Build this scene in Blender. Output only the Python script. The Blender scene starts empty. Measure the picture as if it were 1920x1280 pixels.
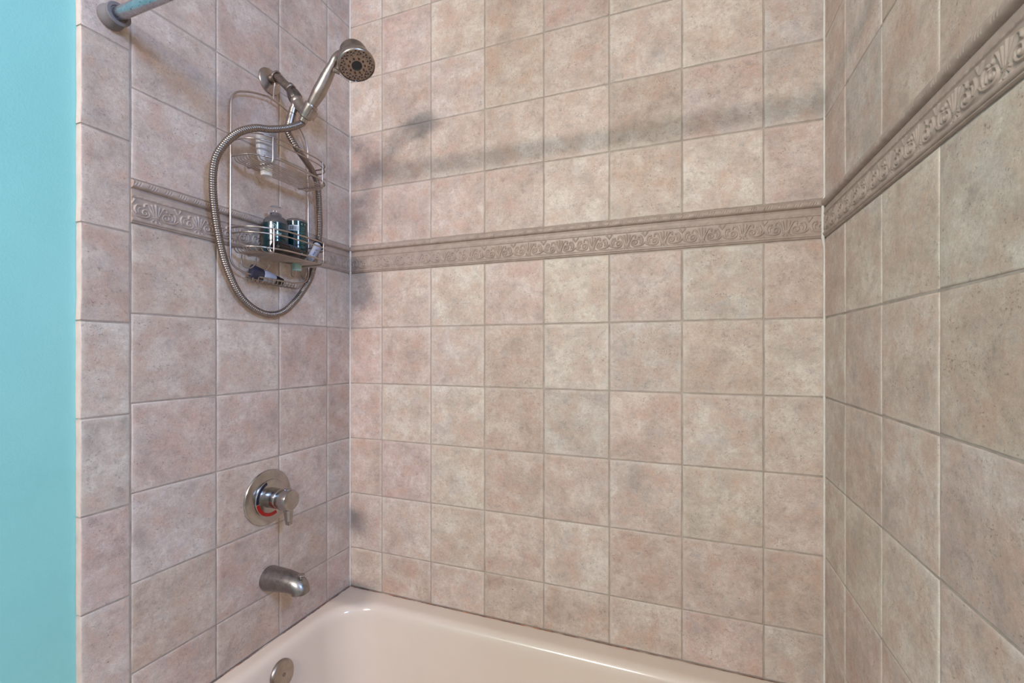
import bpy, bmesh, math, random
import numpy as np
from mathutils import Vector, Matrix

# ------------------------------------------------------------------ camera, light, exposure
SC = bpy.context.scene
COL = SC.collection
cam_d = bpy.data.cameras.new('camera')
cam = bpy.data.objects.new('camera', cam_d)
COL.objects.link(cam)
cam.location = (1.1787, -1.4088, 1.3047)
cam.rotation_euler = (math.pi / 2, 0, 0.3678)
cam_d.sensor_width = 36
cam_d.lens = 16.172
cam_d.shift_x = 0.0047
cam_d.shift_y = 0.0098
cam_d.clip_start = 0.02
SC.camera = cam

world = bpy.data.worlds.new('world')
SC.world = world
world.use_nodes = True
world.node_tree.nodes['Background'].inputs[0].default_value = (0.8, 0.85, 0.9, 1)
world.node_tree.nodes['Background'].inputs[1].default_value = 0.3

SC.view_settings.view_transform = 'Standard'
SC.view_settings.look = 'None'
SC.view_settings.gamma = 1
SC.view_settings.use_curve_mapping = False
SC.view_settings.exposure = 0.02


def area(name, loc, target, sx, sy, watts, color):
    d = bpy.data.lights.new(name, 'AREA')
    d.shape = 'RECTANGLE'
    d.size, d.size_y = sx, sy
    d.energy = watts
    d.color = color
    o = bpy.data.objects.new(name, d)
    COL.objects.link(o)
    o.location = loc
    o.rotation_euler = (Vector(target) - Vector(loc)).to_track_quat('-Z', 'Y').to_euler()
    return o


# two lights, both behind the camera, as the two shadows of the rod and the two glints on the bottles tell:
# a warm lamp on the wall opposite the tub and cool daylight from a high window in the side wall
area('vanity_lamp_offscreen', (0.34, -3.10, 2.29), (0.80, 0, 1.3), 0.60, 0.18, 54, (1.0, 0.88, 0.83))
area('window_right_offscreen', (2.73, -1.70, 2.42), (0.0, -1.70, 2.42), 0.40, 0.36, 46, (0.345, 0.56, 1.0))

# ------------------------------------------------------------------ helpers
R = math.radians


def tag(o, label=None, cat=None, group=None, kind=None):
    if label: o['label'] = label
    if cat: o['category'] = cat
    if group: o['group'] = group
    if kind: o['kind'] = kind
    return o


def link(name, me, mat=None, parent=None):
    o = bpy.data.objects.new(name, me)
    COL.objects.link(o)
    if mat is not None and me is not None and not me.materials:
        me.materials.append(mat)
    if parent is not None:
        o.parent = parent
    return o


def empty(name, loc):
    o = bpy.data.objects.new(name, None)
    COL.objects.link(o)
    o.location = loc
    o.empty_display_size = 0.02
    return o


class MB:
    """collects geometry in world coordinates for one mesh"""

    def __init__(s):
        s.v, s.f, s.m = [], [], []

    def add(s, vs, fs, mi=0):
        b = len(s.v)
        s.v += [tuple(q) for q in vs]
        s.f += [tuple(i + b for i in f) for f in fs]
        s.m += [mi] * len(fs)

    def grid(s, rings, closed=True, cap0=True, cap1=True, mi=0):
        n = len(rings[0])
        vs = [p for r in rings for p in r]
        fs = []
        for i in range(len(rings) - 1):
            for j in range(n if closed else n - 1):
                k = (j + 1) % n
                fs.append((i * n + j, i * n + k, (i + 1) * n + k, (i + 1) * n + j))
        if cap0: fs.append(tuple(range(n - 1, -1, -1)))
        if cap1: fs.append(tuple((len(rings) - 1) * n + j for j in range(n)))
        s.add(vs, fs, mi)

    def tube(s, pts, rad, seg=10, mi=0, caps=True, closed=False):
        pts = [Vector(p) for p in pts]
        n = len(pts)
        rads = rad if hasattr(rad, '__len__') else [rad] * n
        tang = []
        for i in range(n):
            if closed:
                t = pts[(i + 1) % n] - pts[i - 1]
            else:
                t = pts[min(i + 1, n - 1)] - pts[max(i - 1, 0)]
            tang.append(t.normalized() if t.length > 1e-9 else Vector((0, 0, 1)))
        ref = Vector((0, 0, 1)) if abs(tang[0].z) < 0.9 else Vector((1, 0, 0))
        nrm = (ref - tang[0] * ref.dot(tang[0])).normalized()
        rings = []
        for i in range(n):
            nrm = (nrm - tang[i] * nrm.dot(tang[i])).normalized()
            b = tang[i].cross(nrm)
            rings.append([pts[i] + (nrm * math.cos(a) + b * math.sin(a)) * rads[i]
                          for a in (2 * math.pi * k / seg for k in range(seg))])
        if closed: rings.append(rings[0])
        s.grid(rings, True, caps and not closed, caps and not closed, mi)

    def lathe(s, origin, axis, prof, seg=32, mi=0, sx=1.0, up=None, cap0=True, cap1=True):
        """prof: list of (distance along axis, radius); sx squeezes one cross direction"""
        o, a = Vector(origin), Vector(axis).normalized()
        ref = Vector(up) if up else (Vector((0, 0, 1)) if abs(a.z) < 0.9 else Vector((1, 0, 0)))
        n = (ref - a * ref.dot(a)).normalized()
        b = a.cross(n)
        rings = [[o + a * d + (n * math.cos(t) + b * math.sin(t) * sx) * r
                  for t in (2 * math.pi * k / seg for k in range(seg))] for d, r in prof]
        s.grid(rings, True, cap0, cap1, mi)

    def box(s, lo, hi, mi=0):
        x0, y0, z0 = lo
        x1, y1, z1 = hi
        s.add([(x0, y0, z0), (x1, y0, z0), (x1, y1, z0), (x0, y1, z0), (x0, y0, z1), (x1, y0, z1), (x1, y1, z1), (x0, y1, z1)],
              [(3, 2, 1, 0), (4, 5, 6, 7), (0, 1, 5, 4), (1, 2, 6, 5), (2, 3, 7, 6), (3, 0, 4, 7)], mi)

    def mesh(s, name, mats, smooth=35):
        me = bpy.data.meshes.new(name)
        me.from_pydata(s.v, [], s.f)
        for m in mats: me.materials.append(m)
        me.polygons.foreach_set('material_index', s.m)
        bm = bmesh.new()
        bm.from_mesh(me)
        bmesh.ops.recalc_face_normals(bm, faces=bm.faces)
        bm.to_mesh(me)
        bm.free()
        if smooth:
            me.polygons.foreach_set('use_smooth', [True] * len(me.polygons))
            me.set_sharp_from_angle(angle=R(smooth))
        me.update()
        return me

    def build(s, name, mats, parent=None, smooth=35):
        if not isinstance(mats, (list, tuple)): mats = [mats]
        off = Vector((0, 0, 0))
        if parent is not None:                      # children are stored relative to their parent
            q = parent
            while q is not None:
                off += q.location
                q = q.parent
            s.v = [tuple(Vector(p) - off) for p in s.v]
        return link(name, s.mesh(name, mats, smooth), None, parent)


def bez(p, n=10):
    """Catmull-Rom spline through the points"""
    p = [Vector(q) for q in p]
    out = []
    for i in range(len(p) - 1):
        p0 = p[i - 1] if i > 0 else p[i] * 2 - p[i + 1]
        p1, p2 = p[i], p[i + 1]
        p3 = p[i + 2] if i + 2 < len(p) else p[i + 1] * 2 - p[i]
        for k in range(n):
            t = k / n
            out.append(0.5 * ((2 * p1) + (p2 - p0) * t + (2 * p0 - 5 * p1 + 4 * p2 - p3) * t * t + (3 * p1 - p0 - 3 * p2 + p3) * t ** 3))
    out.append(p[-1])
    return out


def rpoly(pts, r, n=6):
    """open polyline with its corners rounded"""
    pts = [Vector(q) for q in pts]
    out = [pts[0]]
    for i in range(1, len(pts) - 1):
        a, b, c = pts[i - 1], pts[i], pts[i + 1]
        rr = r[i - 1] if hasattr(r, '__len__') else r
        d1, d2 = (a - b), (c - b)
        q = min(rr, d1.length * 0.49, d2.length * 0.49)
        s, e = b + d1.normalized() * q, b + d2.normalized() * q
        for k in range(n + 1):
            t = k / n
            out.append(s * (1 - t) ** 2 + b * 2 * t * (1 - t) + e * t * t)
    out.append(pts[-1])
    return out


# ------------------------------------------------------------------ materials
def srgb(r, g, b):
    f = lambda c: (c / 255 / 12.92) if c / 255 <= 0.04045 else ((c / 255 + 0.055) / 1.055) ** 2.4
    return (f(r), f(g), f(b), 1)


class NT:
    def __init__(s, name):
        s.mat = bpy.data.materials.new(name)
        s.mat.use_nodes = True
        s.t = s.mat.node_tree
        s.b = s.t.nodes['Principled BSDF']

    def n(s, typ, **kw):
        q = s.t.nodes.new(typ)
        for k, v in kw.items():
            if k in q.inputs.keys():
                q.inputs[k].default_value = v
            else:
                setattr(q, k, v)
        return q

    def l(s, a, b): s.t.links.new(a, b)

    def noise(s, vec, scale, detail=4, rough=0.6, dist=0.0):
        q = s.n('ShaderNodeTexNoise', Scale=scale, Detail=detail, Roughness=rough, Distortion=dist)
        if vec is not None: s.l(vec, q.inputs['Vector'])
        return q.outputs['Fac']

    def ramp(s, fac, stops):
        q = s.n('ShaderNodeValToRGB')
        e = q.color_ramp.elements
        while len(e) < len(stops): e.new(0.5)
        for i, (p, c) in enumerate(stops):
            e[i].position = p
            e[i].color = c if len(c) == 4 else (*c, 1)
        s.l(fac, q.inputs[0])
        return q.outputs[0]

    def mix(s, fac, a, b, mode='MIX'):
        q = s.n('ShaderNodeMix', data_type='RGBA', blend_type=mode)
        for inp, v in ((q.inputs[0], fac), (q.inputs[6], a), (q.inputs[7], b)):
            if hasattr(v, 'links'): s.l(v, inp)
            else: inp.default_value = v
        return q.outputs[2]

    def math(s, op, a, b=0.0):
        q = s.n('ShaderNodeMath', operation=op)
        for inp, v in ((q.inputs[0], a), (q.inputs[1], b)):
            if hasattr(v, 'links'): s.l(v, inp)
            else: inp.default_value = v
        return q.outputs[0]

    def bump(s, h, strength, dist, prev=None):
        q = s.n('ShaderNodeBump', Strength=strength, Distance=dist)
        s.l(h, q.inputs['Height'])
        if prev is not None: s.l(prev, q.inputs['Normal'])
        return q.outputs['Normal']

    def set(s, **kw):
        names = {'color': 'Base Color', 'rough': 'Roughness', 'metal': 'Metallic', 'normal': 'Normal', 'trans': 'Transmission Weight',
                 'ior': 'IOR', 'spec': 'Specular IOR Level', 'coat': 'Coat Weight', 'alpha': 'Alpha', 'sss': 'Subsurface Weight'}
        for k, v in kw.items():
            i = s.b.inputs[names[k]]
            if hasattr(v, 'links'): s.l(v, i)
            else: i.default_value = v
        return s.mat


BLACK, WHITE = (0, 0, 0, 1), (1, 1, 1, 1)


def tile_material():
    m = NT('glazed_stone_tile')
    tc = m.n('ShaderNodeTexCoord')
    oi = m.n('ShaderNodeObjectInfo')
    cmb = m.n('ShaderNodeCombineXYZ')
    for i, k in enumerate((37.0, 91.0, 53.0)):
        m.l(m.math('MULTIPLY', oi.outputs['Random'], k), cmb.inputs[i])
    add = m.n('ShaderNodeVectorMath', operation='ADD')
    m.l(tc.outputs['Object'], add.inputs[0])
    m.l(cmb.outputs[0], add.inputs[1])
    v = add.outputs[0]
    big = m.noise(v, 10, 7, 0.72, 0.2)
    sh = m.n('ShaderNodeVectorMath', operation='ADD')
    m.l(v, sh.inputs[0])
    sh.inputs[1].default_value = (5.3, 2.1, 7.7)
    big2 = m.noise(sh.outputs[0], 13, 7, 0.73, 0.2)
    mid = m.noise(v, 46, 7, 0.75, 0.2)
    fine = m.noise(v, 230, 4, 0.65)
    peel = m.noise(sh.outputs[0], 120, 3, 0.55)
    c = m.ramp(big, [(0.34, srgb(178, 165, 155)), (0.46, srgb(203, 188, 176)), (0.60, srgb(222, 211, 200))])
    c = m.mix(m.ramp(big2, [(0.45, BLACK), (0.66, (0.9, 0.9, 0.9, 1))]), c, srgb(204, 174, 157))
    c = m.mix(m.ramp(m.noise(sh.outputs[0], 17, 7, 0.74, 0.2), [(0.53, BLACK), (0.68, (0.7, 0.7, 0.7, 1))]), c, srgb(194, 186, 183))
    c = m.mix(m.ramp(mid, [(0.52, BLACK), (0.70, (0.62, 0.62, 0.62, 1))]), c, srgb(158, 145, 138))
    c = m.mix(m.ramp(peel, [(0.35, (0.20,) * 3), (0.62, BLACK)]), c, srgb(150, 132, 122))
    c = m.mix(m.ramp(m.noise(v, 420, 3, 0.7), [(0.40, (0.22,) * 3), (0.56, BLACK)]), c, srgb(140, 122, 112))
    # small pits gathered in clusters
    pits = m.math('MULTIPLY', m.ramp(fine, [(0.57, BLACK), (0.66, WHITE)]), m.ramp(m.noise(v, 30, 4, 0.65), [(0.44, BLACK), (0.62, WHITE)]))
    c = m.mix(m.math('MULTIPLY', pits, 0.72), c, srgb(120, 102, 95))
    # the glaze thins out to a paler grey along the rim of each tile
    rim = m.n('ShaderNodeAttribute', attribute_name='rim')
    rf = m.math('MULTIPLY', rim.outputs['Fac'], m.ramp(m.noise(v, 40, 4, 0.7), [(0.36, (0.05,) * 3), (0.6, (0.55,) * 3)]))
    c = m.mix(rf, c, srgb(206, 196, 186))
    c = m.mix(1.0, c, oi.outputs['Color'], 'MULTIPLY')
    n1 = m.bump(big2, 0.25, 0.003)
    n2 = m.bump(peel, 0.55, 0.0012, n1)
    n3 = m.bump(m.math('SUBTRACT', fine, pits), 0.45, 0.0009, n2)
    return m.set(color=c, rough=m.ramp(mid, [(0.3, (0.40,) * 3), (0.7, (0.56,) * 3)]), spec=0.4, normal=n3)


def noisy(name, c0, c1, scale, rough, bump=0.0, bdist=0.001, bscale=None, metal=0.0, **kw):
    m = NT(name)
    tc = m.n('ShaderNodeTexCoord')
    v = tc.outputs['Object']
    c = m.ramp(m.noise(v, scale, 4), [(0.35, c0), (0.65, c1)])
    m.set(color=c, rough=rough, metal=metal, **kw)
    if bump:
        m.set(normal=m.bump(m.noise(v, bscale or scale * 4, 4), bump, bdist))
    return m.mat


def metal_spots(name, c0, c1, r0, r1, scale=120, spots=0.0, spot_col=None):
    m = NT(name)
    v = m.n('ShaderNodeTexCoord').outputs['Object']
    nz = m.noise(v, scale, 5, 0.7)
    c = m.ramp(m.noise(v, scale * 0.4, 4), [(0.35, c0), (0.65, c1)])
    if spots:
        c = m.mix(m.ramp(nz, [(0.62, BLACK), (0.66, (spots,) * 3)]), c, spot_col or srgb(90, 75, 62))
    return m.set(color=c, metal=1.0, rough=m.ramp(nz, [(0.35, (r0,) * 3), (0.65, (r1,) * 3)]),
                 normal=m.bump(nz, 0.08, 0.0005))


def rust_caulk():
    m = NT('stained_caulk')
    v = m.n('ShaderNodeTexCoord').outputs['Object']
    c = m.ramp(m.noise(v, 11, 3, 0.6), [(0.34, srgb(196, 180, 164)), (0.44, srgb(150, 120, 104)), (0.52, srgb(110, 84, 74)), (0.60, srgb(178, 112, 76)), (0.70, srgb(206, 190, 172))])
    return m.set(color=c, rough=0.6, normal=m.bump(m.noise(v, 160, 4), 0.5, 0.001))


def plain(name, c, rough=0.4, metal=0.0, **kw):
    m = NT(name)
    v = m.n('ShaderNodeTexCoord').outputs['Object']
    d = tuple(x * 0.9 for x in c[:3]) + (1,)
    m.set(color=m.ramp(m.noise(v, 60, 3), [(0.3, d), (0.6, c)]), rough=rough, metal=metal, **kw)
    return m.mat


M = {
    'tile': tile_material(),
    'tile_body': noisy('unglazed_tile_edge', srgb(190, 171, 158), srgb(206, 188, 176), 30, 0.7, 0.3, 0.001),
    'grout': noisy('grout', srgb(158, 145, 134), srgb(182, 168, 156), 26, 0.85, 0.4, 0.0008, 220),
    'border': noisy('border_glaze', srgb(160, 142, 130), srgb(178, 159, 146), 35, 0.42, 0.25, 0.0006, 240, spec=0.45),
    'caulk': noisy('white_caulk', srgb(212, 204, 194), srgb(226, 219, 209), 40, 0.5, 0.4, 0.001),
    'rust': rust_caulk(),
    'paint': noisy('aqua_wall_paint', srgb(140, 207, 202), srgb(146, 212, 207), 3, 0.5, 0.35, 0.0012, 260),
    'white_paint': noisy('white_ceiling_paint', srgb(214, 206, 198), srgb(222, 214, 206), 4, 0.7, 0.2, 0.001, 200),
    'floor': noisy('beige_floor_vinyl', srgb(186, 170, 150), srgb(204, 188, 168), 6, 0.5, 0.1, 0.001),
    'enamel': noisy('almond_enamel', srgb(221, 205, 189), srgb(225, 209, 193), 3, 0.16, 0.02, 0.001, 12, spec=0.5, coat=0.4),
    'nickel': metal_spots('brushed_nickel', srgb(160, 149, 142), srgb(174, 163, 155), 0.28, 0.38),
    'aged': metal_spots('aged_nickel', srgb(122, 112, 104), srgb(158, 146, 136), 0.32, 0.5, 110, 0.55, srgb(84, 76, 72)),
    'hose': plain('hose_steel', srgb(146, 136, 130), 0.32, 1.0),
    'chrome': metal_spots('worn_chrome', srgb(164, 160, 158), srgb(182, 178, 176), 0.15, 0.25, 70),
    'rodchrome': metal_spots('pitted_chrome', srgb(176, 174, 180), srgb(192, 190, 194), 0.24, 0.34, 150, 0.7, srgb(86, 72, 62)),
    'spout': metal_spots('satin_spout', srgb(140, 136, 134), srgb(160, 155, 152), 0.26, 0.42, 180),
    'wire': plain('satin_wire', srgb(182, 172, 166), 0.34, 1.0),
    'rubber': plain('grey_rubber', srgb(118, 113, 114), 0.6),
    'black': plain('black_plastic', srgb(10, 10, 14), 0.2),
    'navy': plain('navy_plastic', srgb(40, 41, 60), 0.35),
    'teal': plain('teal_label', srgb(3, 44, 50), 0.16, coat=0.3),
    'teal2': plain('dark_teal_label', srgb(5, 46, 48), 0.18, coat=0.3),
    'paletxt': plain('pale_print', srgb(200, 226, 222), 0.4),
    'tealtxt': plain('teal_print', srgb(70, 130, 124), 0.4),
    'whitelabel': plain('white_label', srgb(232, 234, 238), 0.4),
    'ink': plain('dark_ink', srgb(26, 26, 34), 0.5),
    'mint': plain('mint_plastic', srgb(180, 212, 200), 0.3, trans=0.35),
    'greyplastic': plain('pale_grey_plastic', srgb(166, 164, 168), 0.4),
    'whiteplastic': plain('white_plastic', srgb(226, 220, 214), 0.35),
    'paleblue': plain('pale_blue_print', srgb(164, 168, 184), 0.35),
    'red': plain('red_ring', srgb(170, 24, 18), 0.3),
    'bluemark': plain('blue_ring', srgb(22, 26, 52), 0.3),
}
gl = NT('clear_plastic')
gl.set(color=srgb(206, 204, 210), rough=0.06, trans=0.92, ior=1.42)
M['clear'] = gl.mat
gl = NT('thin_clear_plastic')
gl.set(color=srgb(240, 240, 244), rough=0.05, trans=1.0, ior=1.12, coat=0.6)
M['thinclear'] = gl.mat

# ------------------------------------------------------------------ room shell
W = 1.5181                 # length of the alcove
YE = -0.8337               # outer edge of the tiled side walls
CE = 2.78                  # ceiling height
PT = -0.0165               # face of the painted left wall
G = 0.0017                 # joints lie this far behind the tile faces
RX, RY = 2.75, -3.2        # far ends of the bathroom


def struct(name, lo, hi, mat, label, cat):
    b = MB()
    b.box(lo, hi)
    return tag(b.build(name, mat, None, 0), label, cat, None, 'structure')


wall_back = struct('wall_back', (-G, G, 0), (W + G, 0.12, CE), M['grout'], 'beige pink tiled wall along the long side of the bathtub', 'wall')
wall_left = struct('wall_left', (-0.12, YE + 0.0035, 0), (-G, 0.12, CE), M['grout'], 'tiled wall that carries the shower, valve and tub spout', 'wall')
wall_right = struct('wall_right', (W + G, YE + 0.0035, 0), (W + 0.12, 0.12, CE), M['grout'], 'tiled end wall facing the shower fittings', 'wall')
wall_painted = struct('wall_painted', (-0.12, RY, 0), (PT, YE + 0.0035, CE), M['paint'], 'aqua painted wall beside the tiled shower wall', 'wall')
struct('wall_wing', (W + 0.12, YE + 0.006, 0), (RX, YE + 0.126, CE), M['white_paint'], 'pale painted wing wall past the tub end', 'wall')
struct('wall_side', (RX, RY, 0), (RX + 0.1, YE + 0.126, CE), M['white_paint'], 'pale painted side wall of the bathroom', 'wall')
struct('wall_front', (-0.12, RY - 0.1, 0), (RX + 0.1, RY, CE), M['white_paint'], 'pale painted wall opposite the bathtub', 'wall')
struct('ceiling', (-0.12, RY - 0.1, CE), (RX + 0.1, 0.12, CE + 0.1), M['white_paint'], 'white painted bathroom ceiling', 'ceiling')
struct('floor', (-0.12, RY - 0.1, -0.1), (RX + 0.1, 0.12, 0), M['floor'], 'beige bathroom floor', 'floor')

# ------------------------------------------------------------------ tiles
JOINT = 0.0034
ROT = {'back': (R(90), 0, 0), 'left': (R(90), 0, R(90)), 'right': (R(90), 0, R(-90))}
RNG = random.Random(11)


def tile_mesh(w, h, seed, edge=False, thick=0.008):
    """one tile in its own frame: x along the wall, y up, z out; slightly wavy rim; edge: body colour on the x- side"""
    rg = random.Random(seed)
    w -= JOINT
    h -= JOINT
    k = 4
    base = []
    for sx0, sy0, sx1, sy1 in ((-1, -1, 1, -1), (1, -1, 1, 1), (1, 1, -1, 1), (-1, 1, -1, -1)):
        for i in range(k):
            t = i / k
            x, y = (sx0 + (sx1 - sx0) * t) * w / 2, (sy0 + (sy1 - sy0) * t) * h / 2
            j = 0.0007
            base.append((x + rg.uniform(-j, j), y + rg.uniform(-j, j)))
    n = len(base)

    def ring(ins, z):
        out = []
        for x, y in base:
            nx = x - math.copysign(ins, x) if abs(abs(x) - w / 2) < 0.0012 else x
            ny = y - math.copysign(ins, y) if abs(abs(y) - h / 2) < 0.0012 else y
            out.append((nx, ny, z))
        return out
    b = MB()
    b.grid([ring(0, -thick), ring(0, -0.0017), ring(0.0010, -0.0004), ring(0.0030, 0.0), ring(0.0120, 0.0)], True, False, True)
    n4 = len(base) * 4
    if edge:
        for i, f in enumerate(b.f):
            c = [b.v[q] for q in f]
            if sum(q[0] for q in c) / len(c) < -w / 2 + 0.0012: b.m[i] = 1
    me = b.mesh('tile', [M['tile'], M['tile_body']], 50)
    at = me.attributes.new('rim', 'FLOAT', 'POINT')
    at.data.foreach_set('value', [1.0] * n4 + [0.0] * (len(me.vertices) - n4))
    return me


FULL = [tile_mesh(0.206, 0.2062, 100 + i) for i in range(6)]
CUT = {}
TINT = {'c': (1.06, 1.05, 1.03), 'p': (1.02, 0.965, 0.95), 't': (0.965, 0.92, 0.89), 'g': (0.98, 0.99, 0.985)}


def put_tile(wall, side, u0, u1, z0, z1, tint, edge=False, name='tile'):
    w, h = abs(u1 - u0), z1 - z0
    if abs(w - 0.206) < 1e-3 and abs(h - 0.2062) < 1e-3 and not edge:
        me = RNG.choice(FULL)
    else:
        key = (round(w, 3), round(h, 3), edge, RNG.randrange(2))
        if key not in CUT:
            CUT[key] = tile_mesh(w, h, hash(key) % 1000 if False else int(w * 7919 + h * 104729) + key[3], edge, 0.0163 if edge else 0.008)
        me = CUT[key]
    o = link(name, me, None, wall)
    um, zm = (u0 + u1) / 2, (z0 + z1) / 2
    d = RNG.uniform(-0.0004, 0.0004)
    o.location = {'back': (um, -d, zm), 'left': (d, um, zm), 'right': (W - d, um, zm)}[side]
    o.rotation_euler = ROT[side]
    o.rotation_euler.x += RNG.uniform(-1, 1) * R(0.12)
    t = TINT[tint]
    j = RNG.uniform(0.955, 1.035)
    o.color = (t[0] * j, t[1] * j * RNG.uniform(0.985, 1.015), t[2] * j * RNG.uniform(0.975, 1.015), 1)
    return o


ZB0, ZB1 = 1.5986, 1.6999          # the relief border
rows_hi = [ZB1, 1.9080, 2.1142, 2.3204, 2.5266, CE]
rows_lo = [ZB0, 1.3920, 1.1857, 0.9795, 0.7732, 0.5670, 0.4200]
ROWS = [(rows_hi[i], rows_hi[i + 1]) for i in range(4, -1, -1)] + [(rows_lo[i + 1], rows_lo[i]) for i in range(6)]
back_x = [0.0] + [0.1428 + 0.206 * i for i in range(7)] + [W]
left_y = [0.0] + [-0.1202 - 0.206 * i for i in range(4)]
right_y = [0.0] + [-0.1623 - 0.206 * i for i in range(4)]
TB = ['cctcgcgg', 'cpcttccg', 'ctctpccg', 'tpptpttg', 'ppptctcp', 'ppcpctgt', 'ptctcgtc', 'pcctgpcc', 'ppcppccp', 'cccpcptp', 'cpctpcpg']
TRG = random.Random(23)
TL = [[TRG.choice('cpppttg') for _ in range(4)] for _ in ROWS]
TR = [[TRG.choice('ccppptg') for _ in range(4)] for _ in ROWS]
for r, (z0, z1) in enumerate(ROWS):
    for c in range(8):
        put_tile(wall_back, 'back', back_x[c], back_x[c + 1], z0, z1, TB[r][c])
    for c in range(4):
        put_tile(wall_left, 'left', left_y[c], left_y[c + 1], z0, z1, TL[r][c])
        put_tile(wall_right, 'right', right_y[c], right_y[c + 1], z0, z1, TR[r][c])
# tiles that finish the outer edge of the side walls, with their pale body showing on the edge
ze = 1.3690
k = 0
while ze - 0.2065 > 0.02: ze -= 0.2065
zs = [0.0]
while ze < CE:
    zs.append(ze)
    ze += 0.2065
zs.append(CE)
for i in range(len(zs) - 1):
    put_tile(wall_left, 'left', YE, left_y[4], zs[i], zs[i + 1], TRG.choice('ptpgc'), True, 'edge_tile')
    o = put_tile(wall_right, 'right', YE, right_y[4], zs[i], zs[i + 1], 'p', False, 'edge_tile')


# relief border: a height field from scroll work strokes, one mesh for each width
def seg_d(px, py, a, b):
    ax, ay = a
    bx, by = b
    dx, dy = bx - ax, by - ay
    t = np.clip(((px - ax) * dx + (py - ay) * dy) / (dx * dx + dy * dy + 1e-12), 0, 1)
    return np.hypot(px - ax - t * dx, py - ay - t * dy), t


def motif_height(X, Y):
    H = np.zeros_like(X)

    def stroke(pts, r0, r1, h):
        pts = [tuple(q)[:2] for q in bez([(p[0], p[1], 0) for p in pts], 5)] if len(pts) > 2 else pts
        n = len(pts) - 1
        for i in range(n):
            d, t = seg_d(X, Y, pts[i], pts[i + 1])
            rr = r0 + (r1 - r0) * (i + t) / n
            np.maximum(H, h * np.sqrt(np.clip(1 - (d / rr) ** 2, 0, 1)), out=H)
    for s in (-1, 1):
        f = lambda L: [(s * x, y) for x, y in L]
        sp = []
        for q in range(0, 13):
            a = -math.pi / 2 - q * math.pi / 4.6
            rr = 0.0105 * (1 - q / 15.5)
            sp.append((0.0235 + rr * math.cos(-a) * -1 * -1, 0.0175 - rr * math.sin(-a)))
        sp = [(0.0235 - 0.0105 * (1 - q / 15.5) * math.sin(q * math.pi / 4.6), 0.0175 - 0.0105 * (1 - q / 15.5) * math.cos(q * math.pi / 4.6)) for q in range(13)]
        stroke(f([(0.0510, 0.0160), (0.0440, 0.0095), (0.0340, 0.0068)] + sp), 0.0019, 0.0021, 0.0034)
        stroke(f([(0.0425, 0.0125), (0.0450, 0.0230), (0.0410, 0.0325), (0.0340, 0.0330)]), 0.0020, 0.0026, 0.0030)
        stroke(f([(0.0375, 0.0150), (0.0385, 0.0215), (0.0360, 0.0265), (0.0320, 0.0275)]), 0.0015, 0.0020, 0.0026)
        stroke(f([(0.0030, 0.0140), (0.0062, 0.0270), (0.0085, 0.0390)]), 0.0019, 0.0029, 0.0030)
        stroke(f([(0.0055, 0.0150), (0.0125, 0.0300), (0.0180, 0.0385), (0.0240, 0.0370), (0.0250, 0.0320)]), 0.0020, 0.0025, 0.0032)
        stroke(f([(0.0025, 0.0085), (0.0065, 0.0050), (0.0095, 0.0020)]), 0.0016, 0.0021, 0.0026)
        stroke(f([(0.0515, 0.0330), (0.0450, 0.0440)]), 0.0008, 0.0026, 0.0026)
    stroke([(0, 0.0140), (0, 0.0420)], 0.0017, 0.0027, 0.0032)
    stroke([(-0.0065, 0.0112), (0.0065, 0.0112)], 0.0021, 0.0021, 0.0032)
    stroke([(0, 0.0085), (0, 0.0010)], 0.0015, 0.0022, 0.0026)
    return H


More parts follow.
